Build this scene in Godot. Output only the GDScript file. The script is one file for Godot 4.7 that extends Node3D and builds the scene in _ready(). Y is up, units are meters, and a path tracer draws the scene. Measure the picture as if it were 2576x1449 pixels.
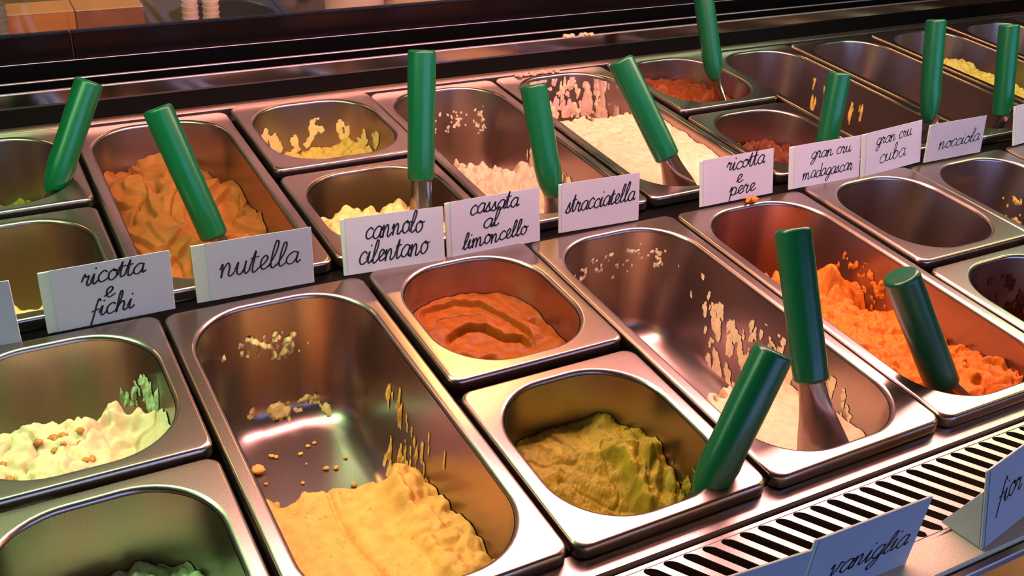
extends Node3D

var M := {}
var taken := {}
var n1 := FastNoiseLite.new()
var n2 := FastNoiseLite.new()
var n3 := FastNoiseLite.new()
var n4 := FastNoiseLite.new()
const DEPTH := 0.118
const FRONT_X := [-0.172, -0.004, 0.171, 0.333, 0.505, 0.676, 0.839, 1.007, 1.175]
const BACK_X := [-0.185, -0.014, 0.157, 0.329, 0.502, 0.673, 0.838, 1.003, 1.170, 1.338, 1.506]

# ------------------------------------------------------------------ naming
func numbered(called: String) -> String:
	if not taken.has(called):
		taken[called] = 0
		return called
	taken[called] += 1
	return "%s_%03d" % [called, taken[called]]

func tag(o: Node3D, label: String, category: String, group := "", kind := "") -> void:
	if label: o.set_meta("label", label)
	if category: o.set_meta("category", category)
	if group: o.set_meta("group", group)
	if kind: o.set_meta("kind", kind)

func thing(called: String, label: String, category: String, at := Vector3.ZERO, group := "", kind := "") -> Node3D:
	var o := Node3D.new()
	o.name = numbered(called)
	add_child(o)
	o.position = at
	tag(o, label, category, group, kind)
	return o

func part(called: String, mesh: Mesh, m: Material, parent: Node3D, at := Vector3.ZERO) -> MeshInstance3D:
	var o := MeshInstance3D.new()
	o.name = numbered(called) if parent == self else called
	o.mesh = mesh
	o.material_override = m
	o.cast_shadow = GeometryInstance3D.SHADOW_CASTING_SETTING_ON
	o.position = at
	parent.add_child(o, true)
	return o

func struct(called: String, mesh: Mesh, m: Material, label: String, at := Vector3.ZERO) -> MeshInstance3D:
	var o := part(called, mesh, m, self, at)
	tag(o, label, "", "", "structure")
	return o

# ------------------------------------------------------------------ mesh helpers
func grid_mesh(rows: Array, close_u := false, drop: Array = []) -> ArrayMesh:
	# rows: Array of PackedVector3Array of equal length; smooth normals
	var nr := rows.size()
	var nc: int = rows[0].size()
	var v := PackedVector3Array()
	var nrm := PackedVector3Array()
	for r in rows: v.append_array(r)
	nrm.resize(v.size())
	var idx := PackedInt32Array()
	var cmax := nc if close_u else nc - 1
	for i in nr - 1:
		for j in cmax:
			var a := i * nc + j
			var b := i * nc + (j + 1) % nc
			var c := a + nc
			var d := b + nc
			if drop.size() > 0 and drop[a] and drop[b] and drop[c] and drop[d]: continue
			var f1 := (v[b] - v[a]).cross(v[c] - v[a])
			var f2 := (v[d] - v[b]).cross(v[c] - v[b])
			nrm[a] += f1; nrm[b] += f1 + f2; nrm[c] += f1 + f2; nrm[d] += f2
			idx.append_array([a, c, b, b, c, d])
	for i in nrm.size(): nrm[i] = nrm[i].normalized() if nrm[i].length_squared() > 1e-20 else Vector3.UP
	var arr := []
	arr.resize(Mesh.ARRAY_MAX)
	arr[Mesh.ARRAY_VERTEX] = v
	arr[Mesh.ARRAY_NORMAL] = nrm
	arr[Mesh.ARRAY_INDEX] = idx
	var m := ArrayMesh.new()
	if idx.size() > 0: m.add_surface_from_arrays(Mesh.PRIMITIVE_TRIANGLES, arr)
	return m

func tri(st: SurfaceTool, a: Vector3, b: Vector3, c: Vector3) -> void:
	st.add_vertex(a); st.add_vertex(b); st.add_vertex(c)

func quad(st: SurfaceTool, a: Vector3, b: Vector3, c: Vector3, d: Vector3) -> void:
	tri(st, a, b, c); tri(st, a, c, d)

func new_st() -> SurfaceTool:
	var st := SurfaceTool.new()
	st.begin(Mesh.PRIMITIVE_TRIANGLES)
	st.set_smooth_group(-1)
	return st

func done(st: SurfaceTool) -> ArrayMesh:
	st.generate_normals()
	return st.commit()

# a chamfered box: lo..hi, bevel b
func bevel_box(st: SurfaceTool, lo: Vector3, hi: Vector3, b := 0.001) -> void:
	var c := (lo + hi) / 2
	var h := (hi - lo) / 2
	b = min(b, min(h.x, min(h.y, h.z)) * 0.9)
	var p := func(ax: int, s: Vector3) -> Vector3:
		var q := Vector3(s.x * (h.x - b), s.y * (h.y - b), s.z * (h.z - b))
		q[ax] = s[ax] * h[ax]
		return c + q
	for ax in 3:
		var u := (ax + 1) % 3
		var w := (ax + 2) % 3
		for sg in [-1.0, 1.0]:
			var q := []
			for k in [[-1, -1], [1, -1], [1, 1], [-1, 1]]:
				var s := Vector3.ZERO
				s[ax] = sg; s[u] = k[0]; s[w] = k[1]
				q.append(p.call(ax, s))
			if sg > 0: quad(st, q[0], q[3], q[2], q[1])
			else: quad(st, q[0], q[1], q[2], q[3])
		# edges between axis ax faces and u faces
		for sa in [-1.0, 1.0]:
			for su in [-1.0, 1.0]:
				var s1 := Vector3.ZERO
				s1[ax] = sa; s1[u] = su; s1[w] = -1
				var s2 := s1
				s2[w] = 1
				var a: Vector3 = p.call(ax, s1)
				var bb: Vector3 = p.call(u, s1)
				var cc: Vector3 = p.call(u, s2)
				var d: Vector3 = p.call(ax, s2)
				if sa * su > 0: quad(st, a, d, cc, bb)
				else: quad(st, a, bb, cc, d)
	for sx in [-1.0, 1.0]:
		for sy in [-1.0, 1.0]:
			for sz in [-1.0, 1.0]:
				var s := Vector3(sx, sy, sz)
				var a: Vector3 = p.call(0, s)
				var bb: Vector3 = p.call(1, s)
				var cc: Vector3 = p.call(2, s)
				if sx * sy * sz > 0: tri(st, a, cc, bb)
				else: tri(st, a, bb, cc)

func box_mesh(lo: Vector3, hi: Vector3, b := 0.001) -> ArrayMesh:
	var st := new_st()
	bevel_box(st, lo, hi, b)
	return done(st)

# profile of (z, y) points swept along x
func sweep_x(profile: Array, x0: float, x1: float) -> ArrayMesh:
	var st := new_st()
	for i in profile.size():
		var a: Vector2 = profile[i]
		var b: Vector2 = profile[(i + 1) % profile.size()]
		quad(st, Vector3(x0, a.y, a.x), Vector3(x1, a.y, a.x), Vector3(x1, b.y, b.x), Vector3(x0, b.y, b.x))
	var pv := PackedVector2Array(profile)
	var t := Geometry2D.triangulate_polygon(pv)
	for k in range(0, t.size(), 3):
		var q := []
		for e in 3: q.append(pv[t[k + e]])
		tri(st, Vector3(x0, q[0].y, q[0].x), Vector3(x0, q[1].y, q[1].x), Vector3(x0, q[2].y, q[2].x))
		tri(st, Vector3(x1, q[0].y, q[0].x), Vector3(x1, q[2].y, q[2].x), Vector3(x1, q[1].y, q[1].x))
	return done(st)

# polygon in (x, z) extruded from y0 to y1
func prism(poly: PackedVector2Array, y0: float, y1: float) -> ArrayMesh:
	var st := new_st()
	var t := Geometry2D.triangulate_polygon(poly)
	for k in range(0, t.size(), 3):
		var a := poly[t[k]]
		var b := poly[t[k + 1]]
		var c := poly[t[k + 2]]
		tri(st, Vector3(a.x, y1, a.y), Vector3(b.x, y1, b.y), Vector3(c.x, y1, c.y))
		tri(st, Vector3(a.x, y0, a.y), Vector3(c.x, y0, c.y), Vector3(b.x, y0, b.y))
	for i in poly.size():
		var a := poly[i]
		var b := poly[(i + 1) % poly.size()]
		quad(st, Vector3(a.x, y0, a.y), Vector3(b.x, y0, b.y), Vector3(b.x, y1, b.y), Vector3(a.x, y1, a.y))
	return done(st)

# lathe about y: profile of (radius, y)
func lathe(profile: Array, seg := 24) -> ArrayMesh:
	var rows := []
	for p in profile:
		var r := PackedVector3Array()
		for k in seg:
			var a := TAU * k / seg
			r.append(Vector3(p.x * cos(a), p.y, p.x * sin(a)))
		rows.append(r)
	return grid_mesh(rows, true)

# ------------------------------------------------------------------ materials
func noise_tex(seed_: int, freq: float, size: int, lo: float, hi: float, stretch := Vector2.ONE, octaves := 4) -> ImageTexture:
	var n := FastNoiseLite.new()
	n.seed = seed_
	n.frequency = freq
	n.fractal_octaves = octaves
	n.noise_type = FastNoiseLite.TYPE_SIMPLEX
	var img := Image.create(size, size, false, Image.FORMAT_RGB8)
	for y in size:
		for x in size:
			# tile by blending
			var fx := float(x) / size
			var fy := float(y) / size
			var a := n.get_noise_2d(x * stretch.x, y * stretch.y)
			var b := n.get_noise_2d((x - size) * stretch.x, y * stretch.y)
			var c := n.get_noise_2d(x * stretch.x, (y - size) * stretch.y)
			var d := n.get_noise_2d((x - size) * stretch.x, (y - size) * stretch.y)
			var v := lerpf(lerpf(a, b, fx), lerpf(c, d, fx), fy)
			var g := clampf(lerpf(lo, hi, 0.5 + v * 0.9), 0, 1)
			img.set_pixel(x, y, Color(g, g, g))
	img.generate_mipmaps()
	return ImageTexture.create_from_image(img)

func normal_tex(src: ImageTexture, strength: float) -> ImageTexture:
	var img := src.get_image()
	img.clear_mipmaps()
	img.convert(Image.FORMAT_RGBA8)
	img.bump_map_to_normal_map(strength)
	return ImageTexture.create_from_image(img)

func mat(c: Color, rough: float, metal := 0.0) -> StandardMaterial3D:
	var m := StandardMaterial3D.new()
	m.albedo_color = c
	m.roughness = rough
	m.metallic = metal
	return m

func textured(c: Color, rough: float, metal: float, tex: Texture2D, scale: float, nrm: Texture2D = null, nscale := 1.0, rtex: Texture2D = null) -> StandardMaterial3D:
	var m := mat(c, rough, metal)
	m.uv1_triplanar = true
	m.uv1_world_triplanar = true
	m.uv1_scale = Vector3.ONE * scale
	if tex: m.albedo_texture = tex
	if nrm:
		m.normal_enabled = true
		m.normal_texture = nrm
		m.normal_scale = nscale
	if rtex: m.roughness_texture = rtex
	return m

# speckled colour texture: base noise plus small flecks
func fleck_tex(seed_: int, size: int, base_lo: float, flecks: int, rmin: float, rmax: float, col: Color) -> ImageTexture:
	var n := FastNoiseLite.new()
	n.seed = seed_
	n.frequency = 0.02
	n.fractal_octaves = 4
	var img := Image.create(size, size, false, Image.FORMAT_RGB8)
	for y in size:
		for x in size:
			var g := clampf(lerpf(base_lo, 1.0, 0.62 + 0.7 * n.get_noise_2d(x, y)), 0, 1)
			img.set_pixel(x, y, Color(g, g, g * 0.97 + 0.02))
	var rng := RandomNumberGenerator.new()
	rng.seed = seed_
	for k in flecks:
		var cx := rng.randi_range(0, size - 1)
		var cy := rng.randi_range(0, size - 1)
		var rx := rng.randf_range(rmin, rmax)
		var ry := rx * rng.randf_range(0.4, 1.0)
		var w := rng.randf_range(0.4, 1.0)
		for dy in range(int(-rx - 1), int(rx + 2)):
			for dx in range(int(-rx - 1), int(rx + 2)):
				if (dx * dx) / (rx * rx) + (dy * dy) / (ry * ry) < 1.0:
					var X := posmod(cx + dx, size)
					var Y := posmod(cy + dy, size)
					img.set_pixel(X, Y, img.get_pixel(X, Y).lerp(col, w))
	img.generate_mipmaps()
	return ImageTexture.create_from_image(img)

func gelato_mat(c: Color, tex: Texture2D, scale := 7.0, rough := 0.5) -> StandardMaterial3D:
	var m := textured(c, rough, 0.0, tex, scale, M.grain_n, 0.25)
	m.metallic_specular = 0.28
	return m

func make_materials() -> void:
	var grain := noise_tex(11, 0.16, 512, 0.84, 1.0)
	var blotch := noise_tex(12, 0.02, 512, 0.35, 0.65)
	var brush := noise_tex(13, 0.35, 512, 0.2, 0.8, Vector2(0.06, 1.0), 3)
	M.grain_t = grain
	M.grain_n = normal_tex(noise_tex(14, 0.09, 512, 0.0, 1.0), 3.0)
	M.brush_n = normal_tex(brush, 1.2)
	M.steel = textured(Color(0.715, 0.65, 0.625), 0.29, 1.0, grain, 9.0)
	M.deck = textured(Color(0.69, 0.64, 0.62), 0.34, 1.0, grain, 8.0)
	M.blade = textured(Color(0.70, 0.66, 0.66), 0.2, 1.0, grain, 8.0)
	M.black = mat(Color(0.022, 0.018, 0.022), 0.4)
	M.black.metallic_specular = 0.2
	M.bead = mat(Color(0.86, 0.78, 0.76), 0.38, 1.0)
	M.polish = mat(Color(0.62, 0.56, 0.52), 0.12, 1.0)
	M.bronze = textured(Color(0.19, 0.15, 0.155), 0.2, 0.85, grain, 6.0)
	M.rose = textured(Color(0.74, 0.50, 0.46), 0.85, 0.0, noise_tex(23, 0.03, 512, 0.85, 1.0), 0.5)
	M.dark_wood = textured(Color(0.20, 0.12, 0.07), 0.5, 0.0, noise_tex(24, 0.06, 512, 0.6, 1.0, Vector2(0.12, 1.0)), 1.0)
	M.canopy = mat(Color(0.88, 0.84, 0.82), 0.6)  # pale so the unseen canopy bounces lamp light onto the rims
	M.rail = textured(Color(0.86, 0.83, 0.70), 0.4, 0.0, grain, 6.0)
	M.green = textured(Color(0.006, 0.32, 0.185), 0.30, 0.0, null, 1.0)
	M.paper = textured(Color(0.655, 0.69, 0.725), 0.75, 0.0, noise_tex(19, 0.2, 512, 0.95, 1.0), 10.0)
	M.sleeve = mat(Color(0.66, 0.73, 0.69), 0.25)
	M.ink = mat(Color(0.045, 0.035, 0.07), 0.5)
	M.wood = textured(Color(0.42, 0.27, 0.14), 0.6, 0.0, noise_tex(20, 0.06, 512, 0.6, 1.0, Vector2(0.12, 1.0)), 1.0)
	M.plaster = textured(Color(0.50, 0.36, 0.20), 0.85, 0.0, noise_tex(21, 0.03, 512, 0.85, 1.0), 0.5)
	M.ceiling = mat(Color(0.62, 0.50, 0.36), 0.9)
	M.tile = textured(Color(0.40, 0.30, 0.22), 0.45, 0.0, noise_tex(22, 0.03, 512, 0.8, 1.0), 1.0)
	var plain := fleck_tex(31, 512, 0.86, 0, 1, 2, Color.BLACK)
	M.g_fig = gelato_mat(Color(0.84, 0.775, 0.63), plain)
	M.g_green = gelato_mat(Color(0.80, 0.84, 0.68), plain)
	M.g_vanilla = gelato_mat(Color(0.90, 0.69, 0.37), fleck_tex(32, 512, 0.84, 90, 1.5, 5.0, Color(0.82, 0.62, 0.36)))
	M.g_choc = gelato_mat(Color(0.53, 0.275, 0.05), plain, 7.0, 0.45)
	M.g_pist = gelato_mat(Color(0.62, 0.56, 0.15), fleck_tex(33, 512, 0.74, 500, 1.0, 3.0, Color(0.55, 0.46, 0.2)))
	M.g_cream = gelato_mat(Color(0.86, 0.765, 0.62), fleck_tex(34, 512, 0.88, 160, 1.5, 4.0, Color(0.93, 0.82, 0.6)))
	M.g_orange = gelato_mat(Color(0.82, 0.46, 0.12), fleck_tex(35, 512, 0.80, 1500, 0.8, 2.6, Color(0.72, 0.40, 0.25)))
	M.g_dark = gelato_mat(Color(0.13, 0.05, 0.03), plain, 7.0, 0.4)
	M.g_hazel = gelato_mat(Color(0.63, 0.40, 0.18), plain)
	M.g_lemon = gelato_mat(Color(0.82, 0.74, 0.47), plain)
	M.g_cassata = gelato_mat(Color(0.84, 0.745, 0.62), fleck_tex(36, 512, 0.88, 70, 2.0, 5.0, Color(0.30, 0.18, 0.12)))
	M.g_rust = gelato_mat(Color(0.47, 0.225, 0.05), plain, 7.0, 0.4)
	M.g_cocoa = gelato_mat(Color(0.36, 0.17, 0.07), plain, 7.0, 0.4)
	M.g_yellow = gelato_mat(Color(0.76, 0.68, 0.32), plain)
	M.nut = textured(Color(0.72, 0.50, 0.22), 0.6, 0.0, plain, 20.0)
	M.g_mauve = gelato_mat(Color(0.80, 0.66, 0.60), plain)

# ------------------------------------------------------------------ gelato pans
func ring(hx: float, hz: float, r: float, y: float, oz := 0.0) -> PackedVector3Array:
	var p := PackedVector3Array()
	for c in 4:
		var sx: float = [1, 1, -1, -1][c]
		var sz: float = [-1, 1, 1, -1][c]
		for k in 13:
			var a: float = -PI / 2 + c * PI / 2 + k / 12.0 * PI / 2
			p.append(Vector3(sx * (hx - r) + r * cos(a), y, sz * (hz - r) + r * sin(a) + oz))
	return p

# inset of the inner wall from the opening, at depth d below the rim
func inset(d: float) -> float:
	var s := 0.0035 + 0.014 * clampf(d / DEPTH, 0, 1)
	var e := d - (DEPTH - 0.022)
	if e > 0: s += 0.022 - sqrt(maxf(0.0, 0.022 * 0.022 - e * e))
	return s

const LIP := 0.0090      # rim width along the sides
const CORNER := 0.056    # radius of the opening's corners

func inner(pan: Dictionary, d: float) -> Array:
	var i := inset(d)
	var hx: float = pan.hx - LIP - i
	var hz: float = pan.hz - ENDLIP - i
	var r: float = maxf(0.012, CORNER - i * 0.9)
	return [hx, hz, minf(r, minf(hx, hz) - 0.001)]

const ENDLIP := 0.0090
const OFFZ := 0.0

func make_pan(pan: Dictionary) -> void:
	var o := thing("gelato_pan", pan.label, "pan", Vector3(pan.x, pan.y, pan.z), pan.group)
	o.rotation.y = pan.get("turn", 0.0)
	var hx: float = pan.hx
	var hz: float = pan.hz
	var rows := []
	# rim: rolled edge, skirt, flat flange, fillet into the opening
	rows.append(ring(hx - 0.0012, hz - 0.0012, 0.009, -0.0105))
	rows.append(ring(hx, hz, 0.010, -0.0100))
	rows.append(ring(hx, hz, 0.010, -0.0032))
	for k in 5:
		var a := (k + 1) / 5.0 * PI / 2
		rows.append(ring(hx - 0.0028 * (1 - cos(a)), hz - 0.0028 * (1 - cos(a)), 0.010, -0.0032 + 0.0032 * sin(a)))
	rows.append(ring(hx - 0.006, hz - 0.006, 0.013, 0.0))
	rows.append(ring(hx - LIP, hz - ENDLIP, CORNER, 0.0, OFFZ))
	for k in 6:
		var a := (k + 1) / 6.0 * PI / 2
		var i := 0.0035 * sin(a)
		rows.append(ring(hx - LIP - i, hz - ENDLIP - i, CORNER - i * 0.9, -0.0035 * (1 - cos(a)), OFFZ))
	part("rim", grid_mesh(rows, true), M.steel, o)
	rows = []
	var ds := [0.0035, 0.03, 0.06, 0.096, 0.100, 0.104, 0.108, 0.112, 0.115, 0.117, DEPTH]
	for d in ds:
		var q := inner(pan, d)
		rows.append(ring(q[0], q[1], q[2], -d, OFFZ))
	var last := inner(pan, DEPTH)
	rows.append(ring(last[0] * 0.5, last[1] * 0.5, last[2] * 0.5, -DEPTH, OFFZ))
	rows.append(ring(0.001, 0.001, 0.0005, -DEPTH, OFFZ))
	part("basin", grid_mesh(rows, true), M.steel, o)

func make_pans() -> Dictionary:
	var P := {}
	var rng := RandomNumberGenerator.new()
	rng.seed = 5
	var add := func(key: String, row: String, k: int, half: int, label: String) -> void:
		var bx: Array = FRONT_X if row == "front" else BACK_X
		var z0 := -0.003 if row == "front" else -0.397
		var z1 := 0.358 if row == "front" else -0.032
		var d := {}
		d.x = (bx[k] + bx[k + 1]) / 2.0 + rng.randf_range(-0.0006, 0.0006)
		d.hx = (bx[k + 1] - bx[k]) / 2.0 - 0.0022
		d.y = (0.0 if row == "front" else 0.002) + rng.randf_range(-0.0008, 0.0008)
		d.turn = rng.randf_range(-0.004, 0.004)
		var len := z1 - z0
		if half < 0:
			d.z = (z0 + z1) / 2; d.hz = len / 2 - 0.001
		else:
			d.z = z0 + len * (0.25 if half == 0 else 0.75) + (-0.0005 if half == 0 else 0.0015)
			d.hz = len / 4 - 0.0025
			if half == 0: d.y += 0.0035
		d.z += rng.randf_range(-0.0012, 0.0012)
		d.label = label
		d.group = "steel gelato pans in the %s row" % row
		d.seed = P.size() * 17 + 3
		P[key] = d
		make_pan(d)
	add.call("A0", "front", 0, 0, "half-length steel pan below the ricotta e fichi card, holding pale nutty gelato")
	add.call("A1", "front", 0, 1, "half-length steel pan cut off by the bottom left corner of the photo")
	add.call("B", "front", 1, -1, "long steel pan scraped bare at the back with yellow gelato at its near end")
	add.call("C0", "front", 2, 0, "half-length steel pan of milk chocolate gelato below the cassata card")
	add.call("C1", "front", 2, 1, "half-length steel pan of olive pistachio gelato with a handle resting on its rim")
	add.call("D", "front", 3, -1, "long steel pan with white smears on its wall and cream gelato at the near end")
	add.call("E", "front", 4, -1, "long steel pan of bright orange gelato")
	add.call("F0", "front", 5, 0, "half-length dark empty steel pan right of the orange gelato, far one of its pair")
	add.call("F1", "front", 5, 1, "half-length dark steel pan at the right edge, near one of its pair")
	add.call("G", "front", 6, -1, "dark nearly empty steel pan below the nocciola card at the right edge")
	add.call("H", "front", 7, -1, "steel pan only just entering the photo at the right edge of the front row")
	add.call("a0", "back", 0, 0, "half-length steel pan at the far left under the leaning green handle")
	add.call("a1", "back", 0, 1, "half-length steel pan at the left edge behind the ricotta e fichi card")
	add.call("b", "back", 1, -1, "long steel pan of caramel brown hazelnut gelato behind the nutella card")
	add.call("c0", "back", 2, 0, "half-length steel pan with yellowish scraps, far one of its pair")
	add.call("c1", "back", 2, 1, "half-length steel pan of pale cream gelato behind the cannolo cilentano card")
	add.call("d", "back", 3, -1, "long steel pan with flecked white gelato behind the cassata card")
	add.call("e", "back", 4, -1, "long steel pan of cream gelato with mauve smears up its far end")
	add.call("f0", "back", 5, 0, "half-length steel pan of rust brown gelato at the back")
	add.call("f1", "back", 5, 1, "half-length steel pan of dark cocoa gelato behind the ricotta e pere card")
	add.call("g", "back", 6, -1, "long almost empty steel pan with cream streaks on its right wall")
	add.call("h", "back", 7, -1, "long empty dark steel pan behind the nocciola card")
	add.call("i", "back", 8, -1, "long steel pan of pale yellow gelato at the upper right corner")
	add.call("j", "back", 9, -1, "steel pan cut off by the right edge at the end of the back row")
	return P

# ------------------------------------------------------------------ gelato
func ridged(x: float, z: float, f: float) -> float:
	return 1.0 - 2.0 * absf(n1.get_noise_2d(x * f, z * f))

func bump(u: float, v: float, cu: float, cv: float, ru: float, rv: float) -> float:
	var a := (u - cu) / ru
	var b := (v - cv) / rv
	return exp(-a * a - b * b)

func step_(e0: float, e1: float, t: float) -> float:
	return smoothstep(e0, e1, t)

# height below the rim (negative) of the gelato in a pan at u, v in -1..1 (v = 1 is the customer's side)
func crease(x: float, z: float, f: float, w: float, o := 0.0) -> float:
	# thin valleys where two folds of gelato meet
	var n := n1.get_noise_2d(x * f + o, z * f * 0.7 - o)
	return exp(-pow(n / w, 2))

func crumbs(x: float, z: float, f: float) -> float:
	# rounded crumbs: cell distance turned into little domes, 0..1
	var d := n4.get_noise_2d(x * f, z * f) + 1.0
	var k := clampf(1.0 - d * d * 1.5, 0.0, 1.0)
	return k * (1.5 - 0.5 * k)

var SWIRL_A := PackedVector2Array([Vector2(-0.80, -0.66), Vector2(-0.62, -0.86), Vector2(-0.40, -0.92), Vector2(0.0, -0.88), Vector2(0.30, -0.76), Vector2(0.45, -0.50), Vector2(0.56, -0.25), Vector2(0.62, 0.1), Vector2(0.60, 0.38)])
var SWIRL_B := PackedVector2Array([Vector2(-0.66, -0.12), Vector2(-0.50, -0.26), Vector2(-0.30, -0.34), Vector2(-0.10, -0.34), Vector2(0.12, -0.26), Vector2(0.28, -0.06), Vector2(0.50, 0.08), Vector2(0.60, 0.34)])
var SWIRL_C := PackedVector2Array([Vector2(-0.75, -0.40), Vector2(-0.45, -0.62), Vector2(-0.10, -0.64), Vector2(0.20, -0.50), Vector2(0.36, -0.28)])

# (distance to the line, side: + towards the customer, weight fading out at its ends)
func along_line(pts: PackedVector2Array, u: float, v: float) -> Vector3:
	var p := Vector2(u, v)
	var best := 9.0
	var side := 1.0
	var t := 0.0
	for k in pts.size() - 1:
		var a := pts[k]
		var b := pts[k + 1]
		var q := Geometry2D.get_closest_point_to_segment(p, a, b)
		var d := q.distance_to(p)
		if d < best:
			best = d
			side = signf((b - a).cross(p - a))
			t = (k + q.distance_to(a) / maxf(1e-6, a.distance_to(b))) / (pts.size() - 1)
	return Vector3(best, side, smoothstep(0.0, 0.2, t) * (1 - smoothstep(0.85, 1.0, t)))

func level(key: String, u: float, v: float, x: float, z: float) -> float:
	var c := n1.get_noise_2d(x * 26, z * 26)
	var f := n2.get_noise_2d(x * 75, z * 75)
	var g := n3.get_noise_2d(x * 260, z * 260)
	match key:
		"A0":
			var e := v + 0.36 + 0.14 * c + 0.02 * f
			var top := -0.031 + 0.007 * v + 0.004 * c + 0.0022 * f + 0.0005 * g - 0.004 * crease(x, z, 22, 0.07)
			top += 0.010 * bump(u, v, 0.16, -0.26, 0.16, 0.24) + 0.005 * bump(u, v, -0.42, -0.26, 0.14, 0.14) + 0.009 * bump(u, v, 0.50, -0.30, 0.30, 0.20)
			top += 0.004 * (1 - step_(-0.2, 0.2, u)) * crumbs(x, z, 85) * step_(-0.4, -0.1, v)
			top -= 0.020 * bump(u, v, 0.60, 0.30, 0.28, 0.5)
			return lerpf(-0.105, top, step_(-0.07, 0.16, e))
		"A1":
			return -0.060 - 0.02 * step_(-0.6, 0.4, v) + 0.006 * c + 0.003 * f + 0.0006 * g + 0.008 * bump(u, v, 0.25, -0.7, 0.2, 0.2)
		"B":
			var e := v + 0.15 - 0.09 * u + 0.07 * c + 0.03 * f
			var top := -0.083 + 0.024 * step_(-0.1, 0.8, v) + 0.0025 * c + 0.0003 * g
			top += -0.003 * exp(-pow((u + 0.12 + 0.05 * sin(v * 5)) / 0.03, 2)) + 0.002 * exp(-pow((u + 0.02 + 0.05 * sin(v * 5)) / 0.05, 2))
			var rr := step_(0.36, 0.60, u + 0.1 * c)
			top += rr * (0.001 + 0.008 * crumbs(x, z, 55) + 0.002 * f) + 0.015 * bump(u, v, 0.66, 0.08, 0.22, 0.15)
			top -= 0.004 * bump(u, v, 0.30, 0.32, 0.12, 0.18)
			return lerpf(-0.125, top, step_(-0.04, 0.07, e))
		"C0":
			var base := -0.037 + 0.003 * c - 0.006 * step_(-0.8, 0.4, v) * (1 - step_(0.3, 0.9, absf(u))) + 0.0006 * f
			for q in [[SWIRL_A, 0.0036, 0.0035], [SWIRL_B, 0.0052, 0.0060], [SWIRL_C, 0.0015, 0.001]]:
				var d := along_line(q[0], u + 0.02 * c, v + 0.005 * f)
				var fade := d.z
				var sd := d.x * d.y
				base += fade * q[1] * (exp(-pow(d.x / 0.24, 2)) if sd < 0 else 1.0 - step_(0.0, 0.03, sd))
				base -= fade * q[2] * exp(-pow((sd - 0.04) / 0.03, 2))
			base -= 0.016 * bump(u, v, -0.42, 0.20, 0.08, 0.07) + 0.018 * bump(u, v, -0.16, 0.28, 0.10, 0.06)
			base -= 0.012 * bump(u, v, 0.84, -0.13, 0.10, 0.09)
			return base
		"C1":
			var base := -0.046 - 0.026 * step_(-0.7, 0.6, v) + 0.002 * c + 0.0008 * f + 0.0005 * g + 0.001 * crumbs(x, z, 70)
			base -= 0.002 * crease(x, z, 20, 0.05, 4.0)
			var rr := step_(0.34, 0.56, u + 0.15 * c) * step_(-0.75, -0.2, v)
			base += rr * (0.010 + 0.007 * crumbs(x, z, 40) + 0.002 * f)
			base += 0.008 * bump(u, v, 0.66, -0.85, 0.2, 0.2) + 0.012 * bump(u, v, 0.80, -0.12, 0.10, 0.07)
			return base
		"D":
			var e := v - 0.14 + 0.06 * c + 0.05 * f + 0.1 * u
			var top := -0.056 + 0.012 * step_(0.2, 0.9, v) + 0.0025 * c + 0.0006 * f
			var ov := sqrt(pow((u + 0.05) / 0.20, 2) + pow((v - 0.40) / 0.09, 2))
			top += 0.0022 * (1 - step_(0.75, 1.05, ov)) - 0.0016 * exp(-pow((ov - 1.1) / 0.16, 2))
			return lerpf(-0.125, top, step_(-0.05, 0.05, e))
		"E":
			var e := v + 0.62 + 0.12 * c + 0.05 * f - 0.10 * u
			var top := -0.046 + 0.017 * step_(0.1, 0.9, v) + 0.014 * (1 - step_(-0.55, -0.2, v)) * (1 - step_(-0.4, 0.3, u)) + 0.004 * c + 0.0022 * f + 0.0007 * g
			top += 0.001 * crumbs(x, z, 90)
			top += 0.022 * bump(u, v, 0.42, -0.37, 0.24, 0.10) + 0.004 * crumbs(x, z, 60) * bump(u, v, 0.4, -0.36, 0.4, 0.14) - 0.03 * bump(u, v, 0.88, -0.17, 0.22, 0.08)
			top += step_(0.35, 0.7, v) * step_(0.1, 0.4, u) * (0.006 * crumbs(x, z, 52) - 0.004 * crease(x, z, 24, 0.08, 9.0))
			top += 0.0025 * sin((u * 0.6 + v * 1.6) * 8.0 + c * 4) * step_(0.0, 0.3, v) - 0.003 * crease(x, z, 16, 0.06, 2.0)
			return lerpf(-0.122, top, step_(-0.10, 0.14, e))
		"F0": return -0.098 + 0.004 * c + 0.002 * f
		"F1": return -0.088 + 0.006 * c + 0.002 * f
		"G": return -0.100 + 0.004 * c + 0.002 * f
		"a0": return -0.082 - 0.014 * v + 0.006 * c + 0.003 * f
		"a1":
			var e := v - 0.22 + 0.12 * c
			return lerpf(-0.115, -0.026 + 0.005 * c + 0.003 * f - 0.003 * crease(x, z, 20, 0.08), step_(-0.15, 0.2, e))
		"b":
			var t := -0.040 + 0.008 * n1.get_noise_2d(x * 15, z * 12 + 9) + 0.0012 * c + 0.0002 * g
			# slabs pressed with the spade, with steps between them
			var s := n1.get_noise_2d(x * 10 + 40, z * 7.5) * 2.2
			t += 0.0075 * (floorf(s) + smoothstep(0.36, 0.56, s - floorf(s)))
			t -= 0.004 * crease(x, z, 11, 0.03, 5.0)
			t += 0.010 * bump(u, v, -0.6, -0.62, 0.35, 0.12) - 0.020 * bump(u, v, 0.85, -0.85, 0.5, 0.30)
			t -= 0.016 * bump(u, v, -0.28, -0.55, 0.08, 0.10)
			return t
		"c0":
			var t := -0.058 + 0.004 * c + 0.002 * f - 0.003 * crease(x, z, 20, 0.08)
			return t + 0.026 * bump(u, v, -0.55, -0.15, 0.30, 0.40) + 0.012 * step_(0.45, 0.9, u)
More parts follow.
